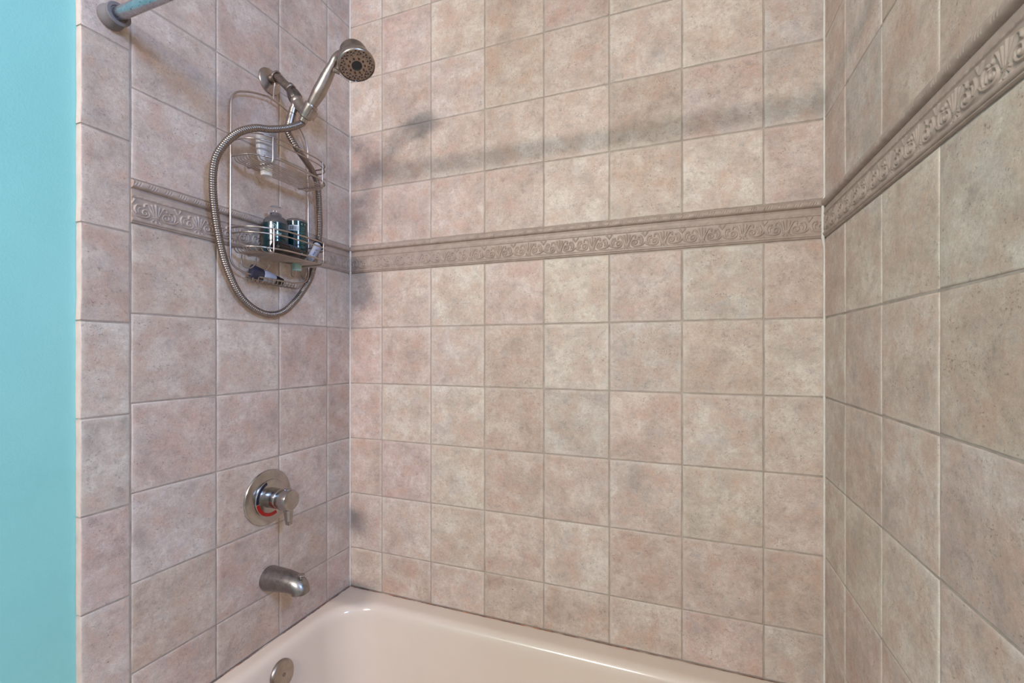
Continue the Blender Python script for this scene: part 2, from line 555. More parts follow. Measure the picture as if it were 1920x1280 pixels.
def border_mesh(u0, u1):
    """part u0..u1 of a 0.206 m border tile"""
    hgt = ZB1 - ZB0 - 0.0016
    st = 0.00095
    nu, nv = max(2, int((u1 - u0 - 0.0003) / st)), int(hgt / st)
    us = np.linspace(u0 + 0.00015, u1 - 0.00015, nu + 1)
    ts = np.linspace(0, 1, nv + 1)                       # 0 top, 1 bottom
    U, T = np.meshgrid(us, ts)
    prof_t = [0, 0.012, 0.03, 0.06, 0.10, 0.14, 0.165, 0.185, 0.20, 0.235, 0.25, 0.35, 0.365, 0.385, 0.405, 0.42, 0.87, 0.885, 0.90, 0.93, 0.955, 0.965, 0.975, 0.995, 1]
    prof_h = [0, 0.006, 0.0100, 0.0125, 0.0134, 0.0125, 0.0105, 0.0070, 0.0006, 0.0006, 0.0046, 0.0056, 0.0070, 0.0076, 0.0068, 0.0042, 0.0044, 0.0064, 0.0084, 0.0088, 0.0074, 0.0034, 0.0060, 0.0050, 0]
    H = np.interp(T, prof_t, prof_h)
    grp = np.clip(np.sin(2 * np.pi * U / 0.0343) * 1.6 + 0.9, 0, 1)
    cap = np.clip((T - 0.035) / 0.02, 0, 1) * np.clip((0.155 - T) / 0.02, 0, 1)
    H -= 0.0016 * cap * grp * np.clip(np.sin(2 * np.pi * (U + T * 0.045) / 0.0062), 0, 1)
    bead = np.clip(1 - np.abs(T - 0.385) / 0.025, 0, 1)
    H -= 0.0012 * bead * np.clip(np.sin(2 * np.pi * (U + T * 0.1) / 0.0145) - 0.1, 0, 1)
    X = (U % 0.103) - 0.0515
    Y = (0.895 - T) * hgt
    msk = (T > 0.39) & (T < 0.9)
    H += np.where(msk, motif_height(X, Y) * 1.15, 0)
    H *= 0.85
    n = nu + 1
    vs = np.stack([U - (u0 + u1) / 2, (0.5 - T) * hgt, H], -1).reshape(-1, 3)
    idx = np.arange((nv + 1) * n).reshape(nv + 1, n)
    f = np.stack([idx[1:, :-1], idx[1:, 1:], idx[:-1, 1:], idx[:-1, :-1]], -1).reshape(-1, 4)
    per = list(idx[0, ::-1]) + list(idx[1:, 0]) + list(idx[-1, 1:]) + list(idx[-2:0:-1, -1])
    b = len(vs)
    vb = vs[per].copy()
    vb[:, 2] = -0.004
    vs = np.vstack([vs, vb])
    m = len(per)
    side = [(per[i], b + i, b + (i + 1) % m, per[(i + 1) % m]) for i in range(m)]
    me = bpy.data.meshes.new('border_tile')
    me.from_pydata(vs.tolist(), [], f.tolist() + side)
    me.materials.append(M['border'])
    me.polygons.foreach_set('use_smooth', [True] * len(me.polygons))
    me.set_sharp_from_angle(angle=R(70))
    me.update()
    return me


BORD = {}


def put_border(wall, side, a, b, u0, u1):
    key = (round(u0, 3), round(u1, 3))
    if key not in BORD: BORD[key] = border_mesh(u0, u1)
    o = link('border_tile', BORD[key], None, wall)
    um, zm = (a + b) / 2, (ZB0 + ZB1) / 2
    o.location = {'back': (um, 0.0012, zm), 'left': (-0.0012, um, zm), 'right': (W + 0.0012, um, zm)}[side]
    o.rotation_euler = ROT[side]


for c in range(8):
    a, b = back_x[c], back_x[c + 1]
    put_border(wall_back, 'back', a, b, 0.206 - (b - a) if c == 0 else 0, b - a if c == 7 else 0.206)
for c in range(4):
    a, b = left_y[c + 1], left_y[c]
    put_border(wall_left, 'left', a, b, 0, b - a if c == 0 else 0.206)
    a, b = right_y[c + 1], right_y[c]
    put_border(wall_right, 'right', a, b, 0.206 - (b - a) if c == 0 else 0, 0.206)


# white caulk beads in the two inner corners, a little uneven
def corner_bead(x, sx):
    rg = random.Random(int(x * 10) + 3)
    pts, rad = [], []
    n = 90
    for i in range(n + 1):
        z = 0.42 + (CE - 0.42) * i / n
        on = ZB0 - 0.004 < z < ZB1 + 0.004
        rad.append((0.0042 if on else 0.0029) * rg.uniform(0.85, 1.15))
        e = 0.005 if on else 0.0008
        pts.append((x + sx * e, -e, z))
    b = MB()
    b.tube(pts, rad, 8)
    return b.build('corner_caulk', M['caulk'], wall_back, 60)


corner_bead(0, 1)
corner_bead(W, -1)

# ------------------------------------------------------------------ bathtub
tub = empty('bathtub', (W / 2, -0.38, 0))
tag(tub, 'almond enamel bathtub with a rounded rim set between the tiled walls', 'bathtub')


def rrect(x0, x1, y0, y1, r, z, n=14):
    out = []
    for cx, cy, a0 in ((x1 - r, y1 - r, 0), (x0 + r, y1 - r, 90), (x0 + r, y0 + r, 180), (x1 - r, y0 + r, 270)):
        for i in range(n + 1):
            a = R(a0 + 90 * i / n)
            out.append((cx + r * math.cos(a), cy + r * math.sin(a), z))
    return out


TZ = 0.4195
YF = -0.775


def tring(d, z, r, slope=0.0):
    """ring inset d past the start of the rim roll; slope lengthens the run at the back-rest end"""
    return rrect(0.030 + d, W - 0.050 - d - slope, YF + 0.065 + d, -0.052 - d, r, z)


b = MB()
rings = [rrect(0.002, W - 0.002, YF, -0.002, 0.004, 0.0), rrect(0.002, W - 0.002, YF, -0.002, 0.004, TZ), rrect(0.006, W - 0.006, YF + 0.004, -0.006, 0.006, TZ), tring(-0.012, TZ, 0.158)]
for d, z, r in ((0.000, TZ, 0.155), (0.008, TZ - 0.0008, 0.150), (0.016, TZ - 0.0040, 0.145), (0.023, TZ - 0.0105, 0.140), (0.028, TZ - 0.020, 0.136),
                (0.0315, TZ - 0.034, 0.133), (0.0345, TZ - 0.055, 0.130)):
    rings.append(tring(d, z, r))
for t in (0.15, 0.3, 0.5, 0.7, 0.85, 0.95):
    rings.append(tring(0.0345 + 0.045 * t, TZ - 0.055 - 0.23 * t, 0.130 - 0.01 * t, 0.12 * t))
for t in (0.25, 0.5, 0.75, 1.0):
    a = t * math.pi / 2
    rings.append(tring(0.0795 + 0.05 * (1 - math.cos(a)), 0.1345 - 0.05 * math.sin(a), 0.12 - 0.03 * t, 0.12))
b.grid(rings, True, False, True)
b.build('basin', M['enamel'], tub, 50)
# overflow plate on the drain end, tilted with the basin wall
oc, on = Vector((0.0700, -0.3800, 0.3520)), Vector((0.985, 0, 0.17)).normalized()
b = MB()
b.lathe(oc - on * 0.006, on, [(0, 0.0405), (0.006, 0.0405), (0.010, 0.0395), (0.0125, 0.0370), (0.0135, 0.033), (0.0140, 0.0)], 48, cap1=False)
ofp = b.build('overflow_plate', M['nickel'], tub)
b = MB()
b.lathe(oc + on * 0.0075, on, [(0, 0.0052), (0.0014, 0.0052), (0.0020, 0.0040), (0.0012, 0.0022), (0.0010, 0.0)], 16, cap1=False)
b.build('screw', M['aged'], ofp)
# stained caulk where the tub meets the tiles
rg = random.Random(5)
for pts in ([(0.0030, -0.74 + 0.732 * i / 80, 0.4205) for i in range(81)], [(0.004 + (W - 0.008) * i / 150, -0.0030, 0.4205) for i in range(151)],
            [(W - 0.0030, -0.74 + 0.732 * i / 80, 0.4205) for i in range(81)]):
    b = MB()
    b.tube(pts, [0.0014 * rg.uniform(0.5, 1.4) for _ in pts], 6)
    b.build('caulk_bead', M['rust'], tub, 60)

# ------------------------------------------------------------------ shower rod
ry, rz = -0.780, 2.0370
rod = empty('shower_rod', (0, ry, rz))
tag(rod, 'chrome tension rod for a shower curtain with grey rubber ends', 'shower rod')
b = MB()
b.tube([(0.006, ry, rz), (0.9, ry, rz)], 0.0127, 28)
b.build('rod_tube', M['rodchrome'], rod)
b = MB()
b.tube([(0.88, ry, rz), (W - 0.006, ry, rz)], 0.0112, 28)
b.build('rod_tube', M['rodchrome'], rod)
for x, s in ((0.0, 1), (W, -1)):
    b = MB()
    b.lathe((x, ry, rz), (s, 0, 0), [(0, 0.0235), (0.003, 0.0252), (0.010, 0.0250), (0.021, 0.0222), (0.030, 0.0205)], 40)
    cup = b.build('rubber_end', M['rubber'], rod)
    b = MB()
    b.lathe((x, ry, rz), (s, 0, 0), [(0.0285, 0.0205), (0.0285, 0.0232), (0.0305, 0.0240), (0.0335, 0.0238), (0.0345, 0.0225), (0.0345, 0.0168), (0.0315, 0.0150)], 40)
    b.build('end_ring', M['rubber'], cup)

# ------------------------------------------------------------------ shower arm with holder
AY = -0.363
arm = empty('wall_shower_mount', (0, AY, 2.125))
tag(arm, 'aged nickel shower arm with wall flange and pivoting hand shower holder', 'shower arm')
b = MB()
b.lathe((0, AY, 2.125), (1, 0, 0), [(0, 0.0385), (0.0025, 0.0385), (0.0050, 0.0370), (0.0080, 0.0300), (0.0105, 0.0220), (0.0120, 0.0165), (0.0125, 0.0125)], 44)
b.build('wall_flange', M['nickel'], arm)
b = MB()
b.tube(bez([(0.004, AY, 2.130), (0.020, AY, 2.133), (0.038, AY, 2.128), (0.054, AY, 2.113), (0.092, AY, 2.076)], 8), 0.0122, 20)
b.build('arm_pipe', M['aged'], arm)
ax = Vector((0.50, 0, -0.86)).normalized()
nb = Vector((0.0790, AY, 2.0930))
b = MB()
b.lathe(nb, Vector((0.66, 0, -0.75)), [(0, 0.0128), (0.001, 0.0152), (0.012, 0.0155), (0.014, 0.0140), (0.016, 0.0140)], 14)
b.build('pipe_coupling', M['aged'], arm, 25)
bc = Vector((0.1100, AY, 2.0440))
b = MB()
b.lathe(bc - ax * 0.034, ax, [(0, 0.0140), (0.002, 0.0178), (0.012, 0.0195), (0.024, 0.0200), (0.029, 0.0185), (0.030, 0.0172)], 12)
b.build('swivel_nut', metal_spots('dull_zinc', srgb(96, 90, 88), srgb(122, 114, 110), 0.38, 0.55, 130, 0.5, srgb(70, 64, 62)), arm, 25)
b = MB()
b.lathe(bc - ax * 0.0185, ax, [(0.0185 - 0.0185 * math.cos(R(a)), max(0.0005, 0.0185 * math.sin(R(a)))) for a in range(8, 173, 8)], 28)
b.build('pivot_ball', M['nickel'], arm, 60)
# holder: sleeve round the hand shower's shank, with a slot side, joined to the ball by a neck
hd = Vector((0.645, 0, 0.765)).normalized()          # direction of the hand shower handle
hb = Vector((0.1400, AY, 1.9920))                     # bottom of the shank
b = MB()
b.tube(bez([bc, bc + Vector((0.010, 0, -0.014)), hb + hd * 0.014 + Vector((-0.008, 0, 0.004))], 6), [0.0172 - 0.0001 * i for i in range(13)], 18)
b.build('holder_neck', M['nickel'], arm, 60)
b = MB()
b.lathe(hb - hd * 0.002, hd, [(0, 0.0150), (0.002, 0.0172), (0.036, 0.0188), (0.041, 0.0188), (0.043, 0.0176)], 28)
b.build('holder_sleeve', M['nickel'], arm)
sd = Vector((hd.z, 0, -hd.x))
b = MB()
e = hb + hd * 0.006 + sd * 0.0225
for q0, q1 in ((0, 0.026),):
    p0, p1 = e + hd * q0, e + hd * q1
    rr = []
    for p in (p0, p1):
        rr.append([p + Vector((0, y, 0)) + sd * t for y, t in ((-0.010, -0.004), (0.010, -0.004), (0.010, 0.003), (0.006, 0.005), (-0.006, 0.005), (-0.010, 0.003))])
    b.grid(rr)
b.build('holder_tab', M['nickel'], arm)
# water outlet below the ball
od = Vector((-0.30, -0.02, -0.95)).normalized()
ob = bc + Vector((-0.002, -0.006, -0.008))
b = MB()
b.lathe(ob, od, [(0, 0.0090), (0.014, 0.0090), (0.0145, 0.0112), (0.030, 0.0118), (0.031, 0.0108), (0.032, 0.0122), (0.062, 0.0126), (0.064, 0.0112)], 24)
b.build('water_outlet', M['nickel'], arm)
oend = ob + od * 0.063

# ------------------------------------------------------------------ hand shower
hs = empty('hand_shower', hb)
tag(hs, 'brushed nickel hand shower resting in the holder on the shower arm', 'hand shower')
fc = Vector((0.3270, AY, 2.1000))                    # middle of the spray face
fn = Vector((0.38, -0.16, -0.91)).normalized()
neck = fc - fn * 0.030 - Vector((0.040, 0, 0.012))
b = MB()
hp = bez([hb - hd * 0.004, hb + hd * 0.040, hb + hd * 0.090, (0.2360, AY, 2.1130), (0.2620, AY, 2.1400), fc - fn * 0.036], 7)
n = len(hp)
hr = [float(np.interp(i / (n - 1), [0, 0.18, 0.22, 0.38, 0.52, 0.66, 0.78, 1.0], [0.0118, 0.0125, 0.0148, 0.0188, 0.0168, 0.0125, 0.0130, 0.0240])) for i in range(n)]
b.tube(hp, hr, 24)
b.build('handle', M['nickel'], hs, 60)
b = MB()
b.lathe(fc - fn * 0.062, fn, [(-0.008, 0.0), (-0.0070, 0.019), (-0.003, 0.0295), (0.004, 0.0358), (0.014, 0.0390), (0.030, 0.0410), (0.043, 0.0445)], 48, cap0=False, cap1=True)
b.build('head_shell', M['aged'], hs, 60)
b = MB()
b.lathe(fc - fn * 0.022, fn, [(0, 0.0430), (0.003, 0.0470), (0.012, 0.0505), (0.018, 0.0512), (0.022, 0.0500), (0.023, 0.0480), (0.0205, 0.0472)], 56, cap1=False)
b.build('head_ring', M['nickel'], hs, 50)
b = MB()
b.lathe(fc - fn * 0.004, fn, [(0, 0.0480), (0.0022, 0.0475), (0.0030, 0.040), (0.0036, 0.0)], 56, cap1=False)
face = b.build('spray_face', metal_spots('spray_face_nickel', srgb(160, 144, 132), srgb(174, 158, 146), 0.34, 0.46, 80), hs, 40)
fu = (Vector((0, 0, 1)) - fn * fn.z).normalized()
fv = fn.cross(fu)
b = MB()
b.lathe(fc - fn * 0.0005, fn, [(0, 0.0142), (0.0016, 0.0140), (0.0018, 0.0120), (0.0008, 0.0110), (0.0006, 0.0)], 32, cap1=False)
b.build('center_spray', plain('dark_spray_insert', srgb(34, 40, 40), 0.35), face)
noz, holes, socks = MB(), MB(), MB()
nozs = []
for k in range(10): nozs.append((0.0218, 36 * k + 12, 0.0026, True))
for k in range(12):
    for rr, da, rad in ((0.0425, 0, 0.0027), (0.0365, 9, 0.0027), (0.0405, 18, 0.0026), (0.0325, 22, 0.0025)):
        nozs.append((rr, 30 * k + da, rad, False))
for rr, a, rad, dark in nozs:
    c = fc + fu * (rr * math.cos(R(a))) + fv * (rr * math.sin(R(a))) - fn * 0.002
    if dark:
        holes.lathe(c, fn, [(0.001, rad), (0.0036, rad * 0.95), (0.0030, 0.0)], 10, cap0=False, cap1=False)
    else:
        socks.lathe(c, fn, [(0.001, rad), (0.0031, rad), (0.0031, 0.0)], 10, cap0=False, cap1=False)
        noz.lathe(c, fn, [(0.002, rad * 0.62), (0.0050, rad * 0.55), (0.0050, 0.0)], 8, cap0=False, cap1=False)
tag(socks.build('nozzle_sockets', plain('dark_socket', srgb(52, 42, 36), 0.5), face), kind='stuff')
tag(noz.build('spray_nozzles', plain('brown_silicone', srgb(150, 126, 110), 0.45), face), kind='stuff')
tag(holes.build('massage_jets', plain('dark_jet', srgb(64, 46, 36), 0.4), face), kind='stuff')
# spray lever beside the head
b = MB()
lv = fc - fn * 0.012 + fu * -0.030 + fv * -0.0455
lv = fc - fn * 0.008 + Vector((-0.056, -0.014, -0.016))
b.lathe(lv, (-0.5, -0.75, 0.1), [(-0.008, 0.006), (0.006, 0.0068), (0.009, 0.0060), (0.010, 0.003)], 20)
b.build('spray_lever', M['nickel'], hs)

# ------------------------------------------------------------------ hose
hose = empty('shower_hose', (0.02, -0.39, 1.41))
tag(hose, 'long looping metal shower hose of ribbed steel hanging over the wire caddy', 'hose')
path = bez([hb - hd * 0.004, hb - hd * 0.022, (0.1240, -0.4150, 1.9390), (0.1160, -0.4640, 1.9150), (0.1120, -0.5080, 1.8990), (0.1000, -0.5484, 1.8704), (0.0850, -0.5780, 1.8266),
            (0.0650, -0.5860, 1.7835), (0.0450, -0.5750, 1.7150), (0.0330, -0.5540, 1.6250), (0.0240, -0.5210, 1.5330), (0.0170, -0.4670, 1.4530),
            (0.0150, -0.3870, 1.4165), (0.0150, -0.3070, 1.4400), (0.0180, -0.2210, 1.5410), (0.0200, -0.1927, 1.6443), (0.0220, -0.1800, 1.7060), (0.0250, -0.1834, 1.7722),
            (0.0350, -0.2013, 1.8535), (0.0500, -0.2358, 1.8855), (0.0700, -0.2900, 1.9031), (0.0850, -0.3366, 1.9168), (oend + od * 0.022), oend], 40)
# resample at even steps and give every coil a rib
d = [0.0]
for i in range(1, len(path)): d.append(d[-1] + (path[i] - path[i - 1]).length)
L = d[-1]
coils = int(L / 0.0058)
pts, rad = [], []
j = 0
NP = coils * 4
for i in range(NP + 1):
    s = L * i / NP
    while j < len(d) - 2 and d[j + 1] < s: j += 1
    t = (s - d[j]) / max(1e-9, d[j + 1] - d[j])
    pts.append(path[j].lerp(path[j + 1], t))
    rad.append((0.0086, 0.0096, 0.0098, 0.0096)[i % 4])
b = MB()
b.tube(pts, rad, 14)
b.build('ribbed_tube', M['hose'], hose, 30)
b = MB()
b.lathe(hb - hd * 0.003, -hd, [(0, 0.0122), (0.010, 0.0122), (0.0115, 0.0110)], 20)
b.build('hose_nut', M['nickel'], hose)
b = MB()
b.lathe(oend - od * 0.002, od, [(0, 0.0118), (0.010, 0.0118), (0.0115, 0.0105)], 20)
b.build('hose_nut', M['nickel'], hose)

# ------------------------------------------------------------------ wire caddy
cad = empty('shower_caddy', (0.02, -0.367, 1.52))
tag(cad, 'satin wire shower caddy with two baskets hanging from the shower arm', 'caddy')


def wire(name, pts, r, parent=cad, seg=8):
    b = MB()
    b.tube(pts, r, seg)
    return b.build(name, M['wire'], parent, 60)


CX = 0.0200
YL, YR = -0.505, -0.229
CYM = (YL + YR) / 2
# the outline wire: arched top, straight sides, bowed bottom that carries the soap tray
frame_pts = rpoly([(CX, -0.385, 2.0640), (CX, -0.440, 2.0500), (CX, YL, 2.0180), (CX, YL - 0.003, 1.535), (0.040, -0.440, 1.5180), (0.058, CYM, 1.5150), (0.040, -0.294, 1.5180), (CX, YR + 0.002, 1.535), (CX, YR, 1.990), (CX, -0.290, 2.0520), (CX, -0.349, 2.0640), (CX, -0.385, 2.0640)],
                  [0.03, 0.035, 0.05, 0.05, 0.08, 0.05, 0.05, 0.05, 0.03, 0.02], 7)
wire('frame_wire', frame_pts, 0.0027, seg=10)
# the neck that hooks over the shower arm
hp_ = Vector((0.0300, AY, 2.1320))
hx = Vector((0.85, 0, -0.45)).normalized()
h1, h2 = Vector((0, 1, 0)), hx.cross(Vector((0, 1, 0)))
ring_pts = [hp_ + (h1 * math.cos(t) + h2 * math.sin(t)) * 0.0150 for t in (2 * math.pi * k / 24 for k in range(24))]
b = MB()
b.tube(ring_pts, 0.0034, 8, closed=True)
b.build('hanger_ring', M['aged'], cad, 60)
wire('hanger_wire', bez([(CX, AY - 0.003, 2.0640), (CX, AY - 0.002, 2.0850), (CX + 0.001, AY, 2.1050), (CX + 0.004, AY, 2.1190)], 6), 0.0024)


def basket(zt, zm, zb, zf, xo, name):
    def rail(z, inset=0.0, xf=0.0):
        return rpoly([(CX + 0.001, YL + inset, z), (0.088, YL + 0.004 + inset, z), (xo - xf, -0.437, z), (xo - xf, -0.284, z), (0.095, YR + 0.004 - inset, z), (CX + 0.001, YR - inset, z)],
                     [0.045, 0.05, 0.045, 0.045], 14)
    top = wire('basket_rail', rail(zt), 0.0024)
    wire('basket_rail', rail(zm), 0.0022)
    low = wire('basket_rail', rail(zb), 0.0024)
    # long floor wires, ends bent up to the lower rail
    n = 9
    for i in range(n):
        x = CX + 0.008 + (xo - CX - 0.020) * i / (n - 1)
        y0 = YL + 0.002 + (0.0 if x < 0.085 else (x - 0.085) * 0.85)
        y1 = YR - 0.002 - (0.0 if x < 0.085 else (x - 0.085) * 0.85)
        wire('floor_wire', rpoly([(x, y0, zb - 0.001), (x, y0 + 0.006, zf), (x, y1 - 0.006, zf), (x, y1, zb - 0.001)], 0.006, 3), 0.0015, low, 6)
    # cross wires that run up the front to the top rail
    for y in (-0.455, -0.272):
        xr = max((q.x for q in rail(zt) if abs(q.y - y) < 0.006), default=xo - 0.006)
        wire('cross_wire', rpoly([(xr + 0.0015, y, zt), (xr + 0.0015, y, zf - 0.002), (CX, y, zf - 0.0025), (CX, y, zb)], 0.012, 4), 0.0022, top)
    return top


basket(1.8980, 1.8830, 1.8400, 1.8270, 0.1250, 'upper')
basket(1.6440, 1.6290, 1.5900, 1.5780, 0.1300, 'lower')
# soap tray wires
for i in range(6):
    y = -0.452 + 0.170 * i / 5 * 0.45
for i in range(13):
    y = -0.452 + 0.168 * i / 12
    xf = 0.026 + 0.030 * (1 - ((y - CYM) / 0.11) ** 2)
    wire('tray_wire', rpoly([(xf + 0.001, y, 1.5165), (xf - 0.002, y, 1.5040), (CX - 0.004, y, 1.5030), (CX - 0.006, y, 1.5150)], 0.006, 3), 0.0013, cad, 6)
wire('tray_rail', [(CX - 0.006, -0.456, 1.5150), (CX - 0.006, -0.280, 1.5150)], 0.0018)
# hooks for razors and cloths below the lower basket
for y, s in ((-0.474, 1), (-0.428, 1), (-0.300, -1), (-0.258, -1)):
    wire('hook', bez([(CX + 0.002, y, 1.5760), (CX + 0.002, y, 1.5520), (CX + 0.010, y + 0.004 * s, 1.5400), (CX + 0.024, y + 0.010 * s, 1.5390), (CX + 0.034, y + 0.014 * s, 1.5480), (CX + 0.037, y + 0.016 * s, 1.5560)], 5), 0.0015, cad, 6)


# ------------------------------------------------------------------ bottles
def label_strip(c, r, a0, a1, z0, z1, n=10):
    """thin raised patch on a bottle with a vertical axis"""
    b = MB()
    ring = []
    for rr in (r, r + 0.0005):
        for i in range(n + 1):
            a = R(a0 + (a1 - a0) * i / n)
            ring += [(c[0] + rr * math.cos(a), c[1] + rr * math.sin(a), z0), (c[0] + rr * math.cos(a), c[1] + rr * math.sin(a), z1)]
    m = 2 * (n + 1)
    fs = []
    for i in range(n):
        fs.append((2 * i, 2 * i + 2, 2 * i + 3, 2 * i + 1))
        fs.append((m + 2 * i, m + 2 * i + 2, m + 2 * i + 3, m + 2 * i + 1))
        fs.append((2 * i, 2 * i + 2, m + 2 * i + 2, m + 2 * i))
        fs.append((2 * i + 1, 2 * i + 3, m + 2 * i + 3, m + 2 * i + 1))
    b.add(ring, fs)
    return b


def bent_text(txt, size, c, r, amid, z, parent, mat, name='lettering'):
    cu = bpy.data.curves.new(name, 'FONT')
    cu.body = txt
    cu.size = size
    cu.align_x = 'CENTER'
    cu.resolution_u = 2
    t = bpy.data.objects.new('font_tmp', cu)
    COL.objects.link(t)
    dg = bpy.context.evaluated_depsgraph_get()
    me = bpy.data.meshes.new_from_object(t.evaluated_get(dg))
    bpy.data.objects.remove(t)
    bpy.data.curves.remove(cu)
    me.materials.clear()
    off = Vector((0, 0, 0))
    q = parent
    while q is not None:
        off += q.location
        q = q.parent
    for v in me.vertices:
        a = R(amid) + v.co.x / r
        v.co = Vector((c[0] + (r + 0.0006) * math.cos(a), c[1] + (r + 0.0006) * math.sin(a), z + v.co.y)) - off
    return link(name, me, mat, parent)


# round bottle, upright, clear shoulders, dark teal label, clear cap
BZ = 1.5800
c1 = (0.0520, -0.3870)
r1 = 0.0336
bt = empty('bottle', (c1[0], c1[1], BZ))
tag(bt, 'upright clear bottle with dark teal label and clear cap in the lower caddy basket', 'bottle')
b = MB()
b.lathe((c1[0], c1[1], BZ), (0, 0, 1), [(0, 0.029), (0.002, r1 - 0.001), (0.006, r1), (0.100, r1), (0.107, r1 - 0.0015), (0.115, 0.0285), (0.121, 0.0215), (0.1235, 0.0150), (0.126, 0.0145), (0.131, 0.0145)], 40)
b.build('bottle_body', M['clear'], bt, 50)
b = MB()
b.lathe((c1[0], c1[1], BZ), (0, 0, 1), [(0.006, r1 + 0.0002), (0.006, r1 + 0.0006), (0.099, r1 + 0.0006), (0.099, r1 + 0.0002)], 40, cap0=False, cap1=False)
lab = b.build('label', M['teal'], bt, 50)
am = math.degrees(math.atan2(-1.41 - c1[1], 1.18 - c1[0]))
bent_text('ACIBLE', 0.0078, c1, r1, am + 6, BZ + 0.064, lab, M['paletxt'])
bent_text('ıııı ıı', 0.0045, c1, r1, am + 4, BZ + 0.057, lab, M['paletxt'])
b = MB()
ringp = []
for k in range(25):
    q = R(k * 15)
    a = R(am - 12) + 0.0085 * math.cos(q) / r1
    ringp.append((c1[0] + (r1 + 0.0008) * math.cos(a), c1[1] + (r1 + 0.0008) * math.sin(a), BZ + 0.086 + 0.0085 * math.sin(q)))
b.tube(ringp[:-1], 0.0006, 5, closed=True)
b.build('emblem', M['paletxt'], lab)
for k, wd in enumerate((5, 7, 5)):
    label_strip(c1, r1 + 0.0004, am - 12 - wd, am - 12 + wd, BZ + 0.0895 - 0.0036 * k, BZ + 0.0910 - 0.0036 * k, 4).build('emblem_bar', M['paletxt'], lab)
b = MB()
b.lathe((c1[0], c1[1], BZ + 0.1255), (0, 0, 1), [(0, 0.0160), (0.001, 0.0165), (0.024, 0.0155), (0.026, 0.0140), (0.026, 0.0)], 32, cap1=False)
b.build('cap', M['thinclear'], bt)

# round bottle upside down on its mint cap
c2 = (0.0520, -0.3080)
r2 = 0.0315
bt2 = empty('bottle', (c2[0], c2[1], 1.555))
tag(bt2, 'upside down bottle with dark teal label, white barcode and mint cap', 'bottle')
b = MB()
b.lathe((c2[0], c2[1], 1.7130), (0, 0, -1), [(0.004, 0.0), (0.003, 0.021), (0.0, 0.025), (0.002, 0.0290), (0.008, r2), (0.104, r2)], 40, cap0=False)
b.build('bottle_body', M['clear'], bt2, 50)
b = MB()
b.lathe((c2[0], c2[1], 1.6090), (0, 0, -1), [(0, r2), (0.008, r2), (0.016, r2 - 0.002), (0.024, 0.0235), (0.0275, 0.0145), (0.029, 0.0140)], 40)
b.build('shoulder', M['mint'], bt2, 50)
b = MB()
b.lathe((c2[0], c2[1], 1.7130), (0, 0, -1), [(0.009, r2 + 0.0002), (0.009, r2 + 0.0006), (0.102, r2 + 0.0006), (0.102, r2 + 0.0002)], 40, cap0=False, cap1=False)
lab2 = b.build('label', M['teal2'], bt2, 50)
b = MB()
b.lathe((c2[0], c2[1], 1.5820), (0, 0, -1), [(0, 0.0130), (0.001, 0.0145), (0.024, 0.0142), (0.0265, 0.0130), (0.027, 0.0)], 32, cap1=False)
b.build('cap', M['mint'], bt2)
am2 = math.degrees(math.atan2(-1.41 - c2[1], 1.18 - c2[0]))
bar = label_strip(c2, r2 + 0.0006, am2 - 42, am2 + 12, 1.6735, 1.6900, 10).build('barcode_label', M['whitelabel'], lab2)
rg = random.Random(8)
a = -37.0
while a < 8:
    wdt = rg.choice((0.6, 0.6, 1.1, 2.0))
    label_strip(c2, r2 + 0.0011, am2 + a, am2 + a + wdt, 1.6752, 1.6884, 1).build('barcode_bar', M['ink'], bar, 0)
    a += wdt + rg.choice((0.9, 1.4, 2.6))
for txt, a in (('E', 8), ('C', 27), ('T', 46)):
    bent_text(txt, 0.0072, c2, r2 + 0.0002, am2 + a, 1.6930, lab2, M['paletxt'])
for k in range(16):
    label_strip(c2, r2 + 0.0004, am2 + 16 + rg.uniform(0, 6), am2 + 50 - rg.uniform(0, 14), 1.6860 - 0.0042 * k, 1.6869 - 0.0042 * k, 6).build('text_line', M['tealtxt'], lab2, 0)

# small black bottle lying behind the front rails
bk = empty('bottle', (0.1075, -0.37, 1.582))
tag(bk, 'small black bottle lying behind the front rails of the lower caddy basket', 'bottle')
b = MB()
bo, bd = Vector((0.1060, -0.4410, 1.5990)), Vector((-0.02, 1, -0.03)).normalized()
b.lathe(bo, bd, [(0, 0.0), (0.0, 0.012), (0.002, 0.0165), (0.006, 0.0180), (0.030, 0.0180), (0.034, 0.0172), (0.038, 0.0180), (0.080, 0.0178), (0.086, 0.0150), (0.089, 0.0115)], 28, cap0=False)
b.build('bottle_body', M['black'], bk, 40)
b = MB()
b.lathe(bo + bd * 0.0885, bd, [(0, 0.0130), (0.001, 0.0138), (0.020, 0.0132), (0.022, 0.0115), (0.022, 0.0)], 24, cap1=False)
b.build('cap', M['black'], bk)
b = MB()
for q in (0.046, 0.054, 0.062, 0.068):
    p = bo + bd * q
    b.tube([p + Vector((0.0180 * math.cos(t), 0, 0.0180 * math.sin(t))) for t in (R(k) for k in range(20, 96, 12))], 0.0007, 5)
b.build('grip_ridges', plain('grey_ridges', srgb(92, 98, 116), 0.3), bk)

